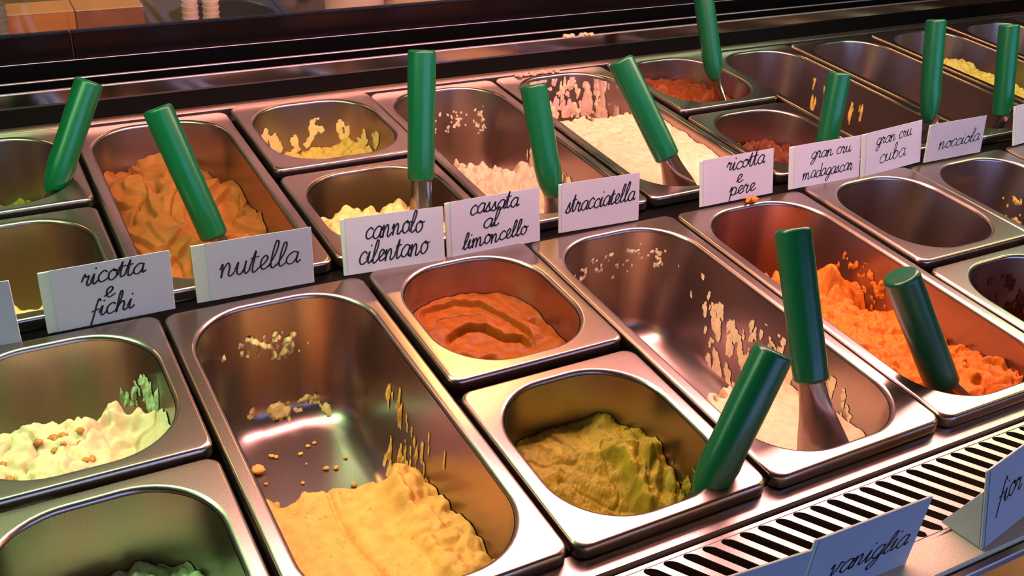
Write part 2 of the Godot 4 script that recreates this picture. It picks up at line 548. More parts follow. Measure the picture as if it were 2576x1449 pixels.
		"c1":
			var e := v + 0.50 + 0.14 * c + 0.02 * f
			var top := -0.024 + 0.005 * c + 0.003 * f - 0.003 * crease(x, z, 20, 0.06, 3.0) + 0.009 * bump(u, v, -0.45, -0.30, 0.34, 0.22) + 0.008 * bump(u, v, 0.25, -0.28, 0.26, 0.24)
			top -= 0.012 * step_(0.3, 0.9, u)
			return lerpf(-0.1, top, step_(-0.05, 0.12, e))
		"d":
			var e := v + 0.50 + 0.10 * c - 0.22 * u + 0.02 * f
			var top := -0.053 + 0.005 * c + 0.002 * f + 0.0005 * g + 0.005 * step_(0.4, 0.9, u) * crumbs(x, z, 60)
			top += 0.004 * sin((u * 1.4 + v * 4.0) * 3.0 + c * 4) - 0.004 * crease(x, z, 18, 0.06, 7.0)
			return lerpf(-0.11, top, step_(-0.26, 0.20, e))
		"e":
			var e := v + 0.30 + 0.06 * c + 0.05 * f
			var top := -0.010 + 0.002 * c + 0.0012 * f + 0.0004 * g - 0.035 * step_(0.55, 1.0, v)
			return lerpf(-0.085, top, step_(-0.04, 0.05, e))
		"f0":
			return -0.030 + 0.006 * c + 0.002 * f - 0.004 * crease(x, z, 20, 0.12) - 0.02 * bump(u, v, 0.3, 0.0, 0.25, 0.25) + 0.012 * bump(u, v, -0.4, -0.5, 0.6, 0.4)
		"f1": return -0.040 + 0.005 * c + 0.003 * f - 0.006 * crease(x, z, 22, 0.10)
		"g": return -0.100 + 0.006 * c + 0.003 * f
		"i":
			return -0.016 + 0.005 * c + 0.004 * f + 0.014 * bump(u, v, -0.5, -0.3, 0.5, 0.12) - 0.06 * (1 - step_(-0.62, -0.42, v)) - 0.03 * step_(0.0, 0.8, u)
	return -0.1

func make_gelato(P: Dictionary, key: String, m: Material, label: String, nu: int, nv: int, residues := []) -> Node3D:
	var pan: Dictionary = P[key]
	var o := thing("gelato", label, "gelato", Vector3(pan.x, pan.y, pan.z), "gelato in the pans")
	o.rotation.y = pan.turn
	var rows := []
	var drop := []
	for j in nv + 1:
		var r := PackedVector3Array()
		for i in nu + 1:
			var u := -1.0 + 2.0 * i / nu
			var v := -1.0 + 2.0 * j / nv
			var y := level(key, u, v, u * pan.hx + pan.seed, v * pan.hz + pan.seed * 0.7)
			var low := y < -DEPTH + 0.0005
			y = maxf(y, -DEPTH + 0.0003)
			var q := inner(pan, minf(-y, DEPTH))
			var px: float = u * (q[0] - 0.0007)
			var pz: float = v * (q[1] - 0.0007)
			# keep inside the rounded corners
			var kx: float = absf(px) - (q[0] - q[2])
			var kz: float = absf(pz) - (q[1] - q[2])
			if kx > 0 and kz > 0:
				var l := sqrt(kx * kx + kz * kz)
				if l > q[2] - 0.0007:
					px = signf(px) * (q[0] - q[2] + kx / l * (q[2] - 0.0007))
					pz = signf(pz) * (q[1] - q[2] + kz / l * (q[2] - 0.0007))
			r.append(Vector3(px, y, pz + OFFZ))
			drop.append(low)
		rows.append(r)
	part("surface", grid_mesh(rows, false, drop), m, o)
	for e in residues: add_residue(o, pan, e)
	return o

# point on the inner wall: s metres along the wall from the middle of the far side towards +x, d metres down
func wall_point(pan: Dictionary, s: float, d: float) -> Array:
	var q := inner(pan, d)
	var hx: float = q[0]
	var hz: float = q[1]
	var r: float = q[2]
	var seg := [hx - r, r * PI / 2, 2 * (hz - r), r * PI / 2, 2 * (hx - r), r * PI / 2, 2 * (hz - r), r * PI / 2, hx - r]
	var per := 0.0
	for l in seg: per += l
	s = fposmod(s, per)
	var k := 0
	while k < 8 and s > seg[k]:
		s -= seg[k]
		k += 1
	var p := Vector3.ZERO
	var n := Vector3.ZERO
	match k:
		0: p = Vector3(s, 0, -hz); n = Vector3(0, 0, 1)
		2: p = Vector3(hx, 0, -(hz - r) + s); n = Vector3(-1, 0, 0)
		4: p = Vector3(hx - r - s, 0, hz); n = Vector3(0, 0, -1)
		6: p = Vector3(-hx, 0, hz - r - s); n = Vector3(1, 0, 0)
		8: p = Vector3(-(hx - r) + s, 0, -hz); n = Vector3(0, 0, 1)
		_:
			var ci := int((k - 1) / 2.0)
			var cx: float = [1, 1, -1, -1][ci] * (hx - r)
			var cz: float = [-1, 1, 1, -1][ci] * (hz - r)
			var a := -PI / 2 + ci * PI / 2 + s / r
			n = -Vector3(cos(a), 0, sin(a))
			p = Vector3(cx, 0, cz) - n * r
	p.y = -d
	p.z += OFFZ
	return [p, n]

# e: {s0, s1, d0, d1, fs, fd, t, th, m, seed}: noise-shaped smears clinging to the wall
func add_residue(o: Node3D, pan: Dictionary, e: Dictionary) -> void:
	var ns := int(maxf(12, (e.s1 - e.s0) / 0.0011))
	var nd := int(maxf(10, (e.d1 - e.d0) / 0.0013))
	var rows := []
	var drop := []
	for j in nd + 1:
		var r := PackedVector3Array()
		for i in ns + 1:
			var fu := float(i) / ns
			var fv := float(j) / nd
			var s: float = lerpf(e.s0, e.s1, fu)
			var d: float = lerpf(e.d0, e.d1, fv)
			var n := n1.get_noise_2d(s * e.fs + e.seed, d * e.fd + e.seed) + 0.5 * n2.get_noise_2d(s * e.fs * 2.3 + e.seed, d * e.fd * 2.0) + 0.25 * n3.get_noise_2d(s * e.fs * 5.0, d * e.fd * 5.0)
			var edge: float = minf(minf(fu, 1 - fu) * 5.0, minf(fv, 1.0 if e.get("open", false) else 1 - fv) * 4.0)
			n += 0.55 * n2.get_noise_2d(s * 32 + e.seed * 1.7, d * 26)
			n = n - e.t - maxf(0.0, 0.5 - edge * 0.5)
			var th: float = clampf(n * 2.5, -0.2, 1.0) * e.th + n3.get_noise_2d(s * 500, d * 500) * e.th * 0.15
			var w := wall_point(pan, s, d)
			var off := maxf(th, 0.0006) if n > 0 else 0.0006
			r.append(w[0] + w[1] * off)
			drop.append(n <= 0)
		rows.append(r)
	part("residue", grid_mesh(rows, false, drop), e.m, o)

# small irregular lump
func blob_mesh(r: float, seed_: int, flat := 0.7) -> ArrayMesh:
	var rows := []
	for i in 9:
		var row := PackedVector3Array()
		var ph := -PI / 2 + PI * i / 8.0
		for k in 12:
			var a := TAU * k / 12
			var d := Vector3(cos(ph) * cos(a), sin(ph), cos(ph) * sin(a))
			var q := r * (1 + 0.55 * n1.get_noise_3d(d.x * 45 + seed_ * 13, d.y * 45, d.z * 45))
			row.append(Vector3(d.x * q, d.y * q * flat, d.z * q))
		rows.append(row)
	return grid_mesh(rows, true)

func make_all_gelato(P: Dictionary) -> void:
	var a0 := make_gelato(P, "A0", M.g_fig, "pale fig and ricotta gelato with nut pieces at lower left", 110, 110, [
		{"s0": 0.045, "s1": 0.10, "d0": 0.02, "d1": 0.06, "fs": 90.0, "fd": 30.0, "t": 0.12, "th": 0.003, "m": M.g_green, "seed": 3}])
	var rng := RandomNumberGenerator.new()
	rng.seed = 77
	for k in 15:
		var u := rng.randf_range(-0.9, 0.15)
		var v := rng.randf_range(-0.25, 0.75)
		var pan: Dictionary = P["A0"]
		var y := level("A0", u, v, u * pan.hx + pan.seed, v * pan.hz + pan.seed * 0.7)
		part("nut_piece", blob_mesh(rng.randf_range(0.0016, 0.0036), k), M.nut, a0, Vector3(u * 0.058, y, v * 0.066 + OFFZ))
	make_gelato(P, "A1", M.g_green, "greenish white gelato low in the pan at the bottom left corner", 90, 90)
	var b := make_gelato(P, "B", M.g_vanilla, "smooth yellow vanilla gelato at the near end of a scraped pan", 120, 240, [
		{"s0": -0.06, "s1": -0.02, "d0": 0.026, "d1": 0.046, "fs": 75.0, "fd": 60.0, "t": 0.42, "th": 0.003, "m": M.g_lemon, "seed": 21},
		{"s0": -0.03, "s1": 0.03, "d0": 0.028, "d1": 0.060, "fs": 65.0, "fd": 70.0, "t": 0.34, "th": 0.004, "m": M.g_lemon, "seed": 9},
		{"s0": -0.04, "s1": 0.05, "d0": 0.096, "d1": 0.113, "fs": 50.0, "fd": 60.0, "t": 0.25, "th": 0.003, "m": M.g_lemon, "seed": 14},
		{"s0": 0.13, "s1": 0.26, "d0": 0.03, "d1": 0.108, "fs": 80.0, "fd": 14.0, "t": 0.50, "th": 0.0035, "m": M.g_vanilla, "seed": 41, "open": true},
		{"s0": 0.17, "s1": 0.25, "d0": 0.07, "d1": 0.112, "fs": 45.0, "fd": 30.0, "t": 0.22, "th": 0.006, "m": M.g_vanilla, "seed": 47, "open": true}])
	for k in 16:
		var x := rng.randf_range(-0.045, 0.035)
		var z := rng.randf_range(-0.115, -0.05)
		var cr := rng.randf_range(0.0008, 0.0028) * (2.2 if k < 3 else 1.0)
		part("crumb", blob_mesh(cr, 40 + k, 0.5), M.g_vanilla, b, Vector3(x, -DEPTH + cr * 0.7, z))
	make_gelato(P, "C0", M.g_choc, "glossy milk chocolate gelato folded in swirls", 190, 190)
	make_gelato(P, "C1", M.g_pist, "olive green pistachio gelato with crumbly lumps", 130, 130, [
		{"s0": 0.04, "s1": 0.16, "d0": 0.03, "d1": 0.075, "fs": 60.0, "fd": 40.0, "t": 0.5, "th": 0.003, "m": M.g_pist, "seed": 61}])
	make_gelato(P, "D", M.g_cream, "smooth cream gelato at the near end around the upright spatula", 120, 240, [
		{"s0": 0.10, "s1": 0.33, "d0": 0.022, "d1": 0.10, "fs": 55.0, "fd": 26.0, "t": 0.26, "th": 0.0009, "m": M.g_cream, "seed": 71, "open": true},
		{"s0": 0.18, "s1": 0.31, "d0": 0.03, "d1": 0.10, "fs": 95.0, "fd": 40.0, "t": 0.20, "th": 0.0007, "m": M.g_cream, "seed": 75, "open": true},
		{"s0": -0.06, "s1": 0.08, "d0": 0.012, "d1": 0.05, "fs": 100.0, "fd": 80.0, "t": 0.62, "th": 0.002, "m": M.g_cream, "seed": 79}])
	var eg := make_gelato(P, "E", M.g_orange, "bright orange speckled gelato, rough and crumbly", 110, 240, [
		{"s0": -0.12, "s1": -0.05, "d0": 0.012, "d1": 0.06, "fs": 70.0, "fd": 70.0, "t": 0.10, "th": 0.006, "m": M.g_orange, "seed": 83},
		{"s0": 0.12, "s1": 0.20, "d0": 0.02, "d1": 0.06, "fs": 60.0, "fd": 60.0, "t": 0.24, "th": 0.004, "m": M.g_orange, "seed": 87}])
	for k in 5:
		part("crumb", blob_mesh(0.0022 + 0.0008 * k * 0.4, 90 + k), M.g_orange, eg, Vector3(0.004 + 0.003 * k, 0.0035 + 0.0004 * (k % 2), -0.170 - 0.0022 * (k % 3)))
	make_gelato(P, "F0", M.g_dark, "dark chocolate gelato low in the far empty-looking pan beside the orange one", 60, 60)
	make_gelato(P, "F1", M.g_cocoa, "dark brown gelato low in the pan at the right edge", 70, 70, [
		{"s0": -0.06, "s1": 0.10, "d0": 0.02, "d1": 0.07, "fs": 90.0, "fd": 40.0, "t": 0.22, "th": 0.002, "m": M.g_cocoa, "seed": 93}])
	make_gelato(P, "G", M.g_dark, "dark chocolate scraps in the pan below the nocciola card", 60, 120, [
		{"s0": 0.04, "s1": 0.16, "d0": 0.03, "d1": 0.08, "fs": 60.0, "fd": 50.0, "t": 0.6, "th": 0.002, "m": M.g_yellow, "seed": 97}])
	make_gelato(P, "a0", M.g_pist, "olive yellow gelato low in the far left pan", 70, 70)
	make_gelato(P, "a1", M.g_lemon, "pale yellow gelato behind the ricotta e fichi card", 80, 80)
	make_gelato(P, "b", M.g_hazel, "caramel brown hazelnut gelato pressed in slabs", 120, 240)
	make_gelato(P, "c0", M.g_yellow, "yellowish cream scraps in the small far pan", 100, 100, [
		{"s0": -0.10, "s1": 0.14, "d0": 0.02, "d1": 0.07, "fs": 30.0, "fd": 26.0, "t": 0.34, "th": 0.0008, "m": M.g_lemon, "seed": 101}])
	make_gelato(P, "c1", M.g_lemon, "pale cream gelato with peaks behind the cannolo cilentano card", 100, 100)
	make_gelato(P, "d", M.g_cassata, "white gelato with dark flecks and ragged edge behind the cassata card", 110, 220, [
		{"s0": -0.03, "s1": 0.10, "d0": 0.02, "d1": 0.06, "fs": 110.0, "fd": 100.0, "t": 0.66, "th": 0.002, "m": M.g_cassata, "seed": 107},
		{"s0": 0.14, "s1": 0.32, "d0": 0.03, "d1": 0.06, "fs": 80.0, "fd": 24.0, "t": 0.32, "th": 0.003, "m": M.g_cassata, "seed": 109, "open": true}])
	var e_gel := make_gelato(P, "e", M.g_cream, "cream gelato filled to the brim, fullest pan of the back row", 110, 220, [
		{"s0": -0.11, "s1": 0.11, "d0": 0.005, "d1": 0.06, "fs": 34.0, "fd": 18.0, "t": -0.05, "th": 0.002, "m": M.g_mauve, "seed": 113, "open": true},
		{"s0": -0.08, "s1": 0.10, "d0": 0.004, "d1": 0.06, "fs": 60.0, "fd": 26.0, "t": 0.32, "th": 0.003, "m": M.g_cream, "seed": 117, "open": true}])
	var ep: Dictionary = P["e"]
	for k in 14:
		var px := -0.050 + 0.0048 * k + rng.randf_range(-0.003, 0.003)
		var rr := rng.randf_range(0.0022, 0.0046)
		part("smear", blob_mesh(rr, 300 + k, 0.55), M.g_mauve, e_gel, Vector3(px, rr * 0.55, -ep.hz + 0.003 + rng.randf_range(0.0, 0.005)))
	make_gelato(P, "f0", M.g_rust, "rust brown folded gelato in the small pan at the back", 90, 90)
	make_gelato(P, "f1", M.g_cocoa, "dark cocoa gelato behind the ricotta e pere card", 80, 80)
	make_gelato(P, "g", M.g_cocoa, "dark remains low in the pan with cream streaks on its wall", 60, 120, [
		{"s0": 0.10, "s1": 0.22, "d0": 0.02, "d1": 0.09, "fs": 50.0, "fd": 12.0, "t": 0.30, "th": 0.004, "m": M.g_yellow, "seed": 121}])
	make_gelato(P, "i", M.g_yellow, "pale yellow gelato in the upper right pan", 90, 180)

# ------------------------------------------------------------------ spatulas
# T top of handle, B bottom of handle, tip: blade length, roll about the axis, pointed: lower end of the handle tapers
func make_spatula(label: String, T: Vector3, B: Vector3, blade: float, roll: float, pointed: bool, rad := 0.0137, wide := 0.046, to := Vector3.INF) -> void:
	var o := thing("gelato_spatula", label, "spatula", B, "green-handled gelato spatulas")
	var ax := (B - T).normalized()
	var side := ax.cross(Vector3(-0.55, 0.4, 0.7)).normalized()
	side = side.rotated(ax, roll)
	var nor := side.cross(ax).normalized()
	var L := (B - T).length()
	# handle: rounded flat top, slightly waisted
	var prof := []
	var e := 0.0032
	prof.append(Vector2(0.0, 0.0))
	prof.append(Vector2((rad - e) * 0.6, 0.0))
	for k in 6:
		var a := k / 5.0 * PI / 2
		prof.append(Vector2(rad - e + e * sin(a), e - e * cos(a)))
	prof.append(Vector2(rad * 1.0, L * 0.3))
	prof.append(Vector2(rad * 0.97, L * 0.6))
	if pointed:
		prof.append(Vector2(rad * 1.02, L * 0.72))
		prof.append(Vector2(rad * 0.90, L * 0.86))
		prof.append(Vector2(rad * 0.66, L * 0.95))
		prof.append(Vector2(rad * 0.36, L * 0.99))
		prof.append(Vector2(0.0, L))
	else:
		prof.append(Vector2(rad * 0.98, L * 0.85))
		prof.append(Vector2(rad * 0.96, L - e))
		prof.append(Vector2(rad * 0.86, L - e * 0.3))
		prof.append(Vector2(rad * 0.7, L))
		prof.append(Vector2(0.0, L))
	var rows := []
	for p in prof:
		var r := PackedVector3Array()
		for k in 28:
			var a := TAU * k / 28
			r.append(T - B + ax * p.y + side * (cos(a) * p.x) + nor * (sin(a) * p.x * 0.94))
		rows.append(r)
	part("handle", grid_mesh(rows, true), M.green, o)
	# blade: a curved steel strip that flares towards its end, with thickness
	rows = []
	var bax := ax if to == Vector3.INF else (to - B).normalized()
	var bn := side.cross(bax).normalized()
	var nb := 16
	for i in nb + 1:
		var t := float(i) / nb
		var dist := lerpf(-0.012, blade, t)
		var w := lerpf(0.0105, wide / 2, smoothstep(0.15, 1.0, t))
		var r := PackedVector3Array()
		var nk := 10
		for sgn in [1, -1]:
			for k in nk + 1:
				var q: float = (-1.0 + 2.0 * k / nk) * sgn
				var bow: float = 0.006 * (1 - q * q) * lerpf(1.0, 0.75, t)
				r.append(bax * dist + side * (q * w) + bn * (bow - 0.003 + sgn * 0.0007))
		rows.append(r)
	part("blade", grid_mesh(rows, true), M.blade, o)

func make_spatulas() -> void:
	make_spatula("green-handled spatula leaning right in the far left pan", Vector3(0.003, 0.092, -0.294), Vector3(-0.051, -0.010, -0.262), 0.078, 0.3, true, 0.0137, 0.032, Vector3(-0.074, -0.085, -0.285))
	make_spatula("green-handled spatula leaning left in the caramel brown gelato", Vector3(0.046, 0.096, -0.198), Vector3(0.077, -0.020, -0.147), 0.060, 0.4, false, 0.0142)
	make_spatula("upright green-handled spatula with bright steel stem behind the cannolo card", Vector3(0.301, 0.133, -0.178), Vector3(0.286, 0.010, -0.138), 0.075, 0.0, false, 0.0142, 0.030)
	make_spatula("green-handled spatula behind the gap between cassata and stracciatella cards", Vector3(0.416, 0.094, -0.150), Vector3(0.422, -0.015, -0.098), 0.05, 0.2, true, 0.0142)
	make_spatula("green-handled spatula leaning left in the brim-full cream gelato", Vector3(0.517, 0.113, -0.143), Vector3(0.552, 0.020, -0.079), 0.050, 0.25, false, 0.0142, 0.040, Vector3(0.572, -0.03, -0.063))
	make_spatula("green-handled spatula cut off by the top edge of the photo", Vector3(0.784, 0.109, -0.347), Vector3(0.794, 0.0, -0.301), 0.05, 1.2, true, 0.0140)
	make_spatula("short-looking green handle rising behind the gran cru cards", Vector3(0.792, 0.0885, -0.090), Vector3(0.772, -0.018, -0.063), 0.035, 0.3, false, 0.0132, 0.03, Vector3(0.766, -0.07, -0.072))
	make_spatula("round-topped green-handled spatula between the cuba and nocciola cards", Vector3(0.981, 0.1235, -0.130), Vector3(0.974, 0.0, -0.090), 0.102, 1.3, true, 0.0132, 0.026, Vector3(0.952, -0.09, -0.10))
	make_spatula("green-handled spatula nearest the upper right edge", Vector3(1.080, 0.119, -0.097), Vector3(1.073, 0.010, -0.060), 0.126, 1.2, false, 0.0132, 0.03, Vector3(1.066, -0.11, -0.088))
	make_spatula("green-handled spatula standing upright with wide steel blade in cream gelato", Vector3(0.424, 0.120, 0.235), Vector3(0.416, 0.020, 0.298), 0.082, 0.0, false, 0.0140, 0.046, Vector3(0.4295, -0.045, 0.322))
	make_spatula("green-handled spatula resting against the near rim of the pistachio pan", Vector3(0.344, 0.083, 0.319), Vector3(0.285, -0.018, 0.341), 0.035, 0.0, true, 0.0142, 0.03, Vector3(0.272, -0.05, 0.335))
	make_spatula("green-handled spatula stuck in the orange gelato, leaning left", Vector3(0.513, 0.081, 0.274), Vector3(0.559, -0.015, 0.312), 0.045, 0.5, false, 0.0146, 0.044, Vector3(0.585, -0.05, 0.318))

# ------------------------------------------------------------------ flavour cards
# cursive letters: strokes of points, x-height 1, baseline 0
var GLYPH := {
	"a": [0.95, [[0.85, 0.85, 0.5, 1.0, 0.12, 0.65, 0.1, 0.2, 0.42, 0.0, 0.75, 0.35, 0.85, 0.9, 0.8, 0.3, 0.88, 0.03, 1.1, 0.2]]],
	"b": [0.9, [[0.0, 0.2, 0.3, 1.0, 0.42, 1.8, 0.25, 1.95, 0.15, 1.2, 0.15, 0.3, 0.38, 0.0, 0.72, 0.25, 0.72, 0.75, 0.45, 0.95, 0.22, 0.6]]],
	"c": [0.8, [[0.75, 0.8, 0.5, 1.0, 0.15, 0.7, 0.12, 0.25, 0.4, 0.0, 0.9, 0.25]]],
	"d": [0.95, [[0.8, 0.8, 0.45, 1.0, 0.12, 0.6, 0.15, 0.15, 0.45, 0.0, 0.78, 0.4, 0.9, 1.9, 0.82, 0.4, 0.92, 0.03, 1.1, 0.2]]],
	"e": [0.72, [[0.0, 0.15, 0.4, 0.45, 0.6, 0.8, 0.42, 1.0, 0.18, 0.75, 0.16, 0.3, 0.4, 0.0, 0.82, 0.25]]],
	"f": [0.6, [[0.62, 1.6, 0.48, 1.85, 0.34, 1.3, 0.2, 0.2, 0.05, -0.75], [0.0, 0.62, 0.55, 0.78]]],
	"g": [0.95, [[0.85, 0.85, 0.5, 1.0, 0.15, 0.65, 0.15, 0.2, 0.45, 0.02, 0.8, 0.45, 0.85, 0.9, 0.75, -0.3, 0.4, -0.85, 0.15, -0.6, 0.5, -0.15, 1.05, 0.25]]],
	"h": [0.95, [[0.0, 0.15, 0.35, 1.2, 0.42, 1.85, 0.26, 1.9, 0.16, 1.2, 0.08, 0.0, 0.2, 0.55, 0.5, 0.95, 0.66, 0.7, 0.62, 0.2, 0.75, 0.0, 1.0, 0.2]]],
	"i": [0.5, [[0.0, 0.35, 0.22, 0.95, 0.16, 0.2, 0.3, 0.0, 0.55, 0.25], [0.28, 1.42, 0.32, 1.48]]],
	"l": [0.6, [[0.0, 0.15, 0.4, 1.0, 0.52, 1.75, 0.34, 1.9, 0.2, 1.2, 0.16, 0.3, 0.32, 0.0, 0.62, 0.22]]],
	"m": [1.5, [[0.0, 0.6, 0.14, 0.95, 0.14, 0.0, 0.2, 0.55, 0.44, 0.98, 0.58, 0.7, 0.56, 0.0, 0.64, 0.55, 0.88, 0.98, 1.04, 0.7, 1.04, 0.15, 1.2, 0.0, 1.5, 0.3]]],
	"n": [1.05, [[0.0, 0.6, 0.14, 0.95, 0.14, 0.0, 0.22, 0.55, 0.48, 0.98, 0.64, 0.7, 0.62, 0.15, 0.78, 0.0, 1.05, 0.3]]],
	"o": [0.85, [[0.5, 1.0, 0.15, 0.75, 0.12, 0.25, 0.4, 0.0, 0.74, 0.3, 0.72, 0.78, 0.45, 1.0, 0.55, 0.82, 0.95, 0.88]]],
	"p": [0.95, [[0.0, 0.5, 0.2, 1.0, 0.12, -0.85, 0.22, 0.5, 0.5, 0.98, 0.78, 0.7, 0.7, 0.2, 0.42, 0.02, 0.28, 0.2], [0.6, 0.05, 0.95, 0.2]]],
	"r": [0.75, [[0.0, 0.45, 0.2, 1.05, 0.3, 0.8, 0.55, 0.85, 0.42, 0.25, 0.55, 0.0, 0.8, 0.25]]],
	"s": [0.7, [[0.0, 0.1, 0.4, 0.98, 0.42, 0.6, 0.58, 0.25, 0.35, 0.0, 0.1, 0.12], [0.35, 0.0, 0.72, 0.2]]],
	"t": [0.62, [[0.0, 0.3, 0.3, 1.55, 0.22, 0.3, 0.36, 0.0, 0.66, 0.25], [0.02, 1.05, 0.56, 1.12]]],
	"u": [1.0, [[0.0, 0.45, 0.16, 0.95, 0.14, 0.25, 0.36, 0.0, 0.62, 0.35, 0.7, 0.95, 0.66, 0.25, 0.8, 0.0, 1.05, 0.25]]],
	"v": [0.9, [[0.0, 0.7, 0.16, 1.0, 0.3, 0.05, 0.62, 0.6, 0.66, 1.0, 0.9, 0.88]]],
	" ": [0.55, []],
}

func catmull(a: Vector2, b: Vector2, c: Vector2, d: Vector2, t: float) -> Vector2:
	return b.cubic_interpolate(c, a, d, t)

# text lines: [text, centre u, centre v (x-height middle), x height m, width m, slope]
func writing_mesh(lines: Array, w: float, h: float, z: float, pen: float, seed_: int) -> ArrayMesh:
	var st := new_st()
	var rng := RandomNumberGenerator.new()
	rng.seed = seed_
	for ln in lines:
		var txt: String = ln[0]
		var adv := 0.0
		for ch in txt: adv += GLYPH[ch][0]
		var sx: float = ln[4] / adv
		var xh: float = ln[3]
		var o := Vector2(ln[1] * w - ln[4] / 2, ln[2] * h - xh / 2)
		var cur := 0.0
		var slant := 0.22
		for ch in txt:
			var wob := rng.randf_range(-0.06, 0.06)
			var big := rng.randf_range(0.92, 1.08)
			for s in GLYPH[ch][1]:
				var pts := []
				for k in range(0, s.size(), 2):
					var gy: float = s[k + 1] * big + wob
					pts.append(o + Vector2((cur + s[k]) * sx + gy * xh * slant, gy * xh + ((cur + s[k]) * sx - ln[4] / 2) * ln[5]))
				var line := []
				for k in pts.size() - 1:
					var a: Vector2 = pts[maxi(k - 1, 0)]
					var d: Vector2 = pts[mini(k + 2, pts.size() - 1)]
					for q in 5: line.append(catmull(a, pts[k], pts[k + 1], d, q / 5.0))
				line.append(pts[-1])
				for k in line.size() - 1:
					var p: Vector2 = line[k]
					var q: Vector2 = line[k + 1]
					var dir := (q - p).normalized()
					var n := Vector2(-dir.y, dir.x)
					var wd := pen * (0.8 + 0.35 * absf(dir.y))
					p -= dir * pen * 0.3
					q += dir * pen * 0.3
					var a3 := Vector3(p.x + n.x * wd / 2, p.y + n.y * wd / 2, z)
					var b3 := Vector3(p.x - n.x * wd / 2, p.y - n.y * wd / 2, z)
					var c3 := Vector3(q.x - n.x * wd / 2, q.y - n.y * wd / 2, z)
					var d3 := Vector3(q.x + n.x * wd / 2, q.y + n.y * wd / 2, z)
					quad(st, a3, d3, c3, b3)
			cur += GLYPH[ch][0]
	return done(st)

func make_card(label: String, c: Array, margin: float, lines: Array, foot := false, pen := 0.00125) -> void:
	# c: x, y, z, yaw, lean, roll (degrees), width, height
	var o := thing("flavour_card", label, "card", Vector3(c[0], c[1], c[2]), "handwritten flavour cards")
	var b := Basis(Vector3.UP, deg_to_rad(c[3])) * Basis(Vector3.RIGHT, deg_to_rad(-c[4])) * Basis(Vector3.BACK, deg_to_rad(c[5]))
	o.basis = b
	var w: float = c[6]
	var h: float = c[7]
	part("holder", box_mesh(Vector3(-w / 2, 0, -0.0016), Vector3(w / 2, h - 0.0006, 0.0), 0.0004), M.sleeve, o)
	var x0 := -w / 2 + margin
	part("paper", box_mesh(Vector3(x0, 0.0004, 0.0001), Vector3(w / 2 - 0.0004, h, 0.0005), 0.0001), M.paper, o)
	if lines.size() > 0:
		part("handwriting", writing_mesh(lines, w, h, 0.00062, pen, int(c[0] * 1000) + 500), M.ink, o)
	if foot:
		# folded back leaf that props the card up
		part("back_leaf", box_mesh(Vector3(-w / 2, 0.0, -0.030), Vector3(w / 2, 0.0012, -0.0016), 0.0004), M.paper, o).rotation.x = deg_to_rad(c[4])
		var st := new_st()
		var le := deg_to_rad(c[4])
		var a := Vector3(-w / 2, 0.030 * sin(le) + 0.0012, -0.030 * cos(le))
		var d := Vector3(-w / 2, 0.0012, -0.0018)
		var e := Vector3(-w / 2, h * 0.72, -0.0018)
		var t := Vector3(0.0014, 0, 0)
		tri(st, a, d, e); tri(st, a + t, e + t, d + t)
		quad(st, a, e, e + t, a + t); quad(st, d, d + t, e + t, e); quad(st, a, a + t, d + t, d)
		part("side_leaf", done(st), M.paper, o)

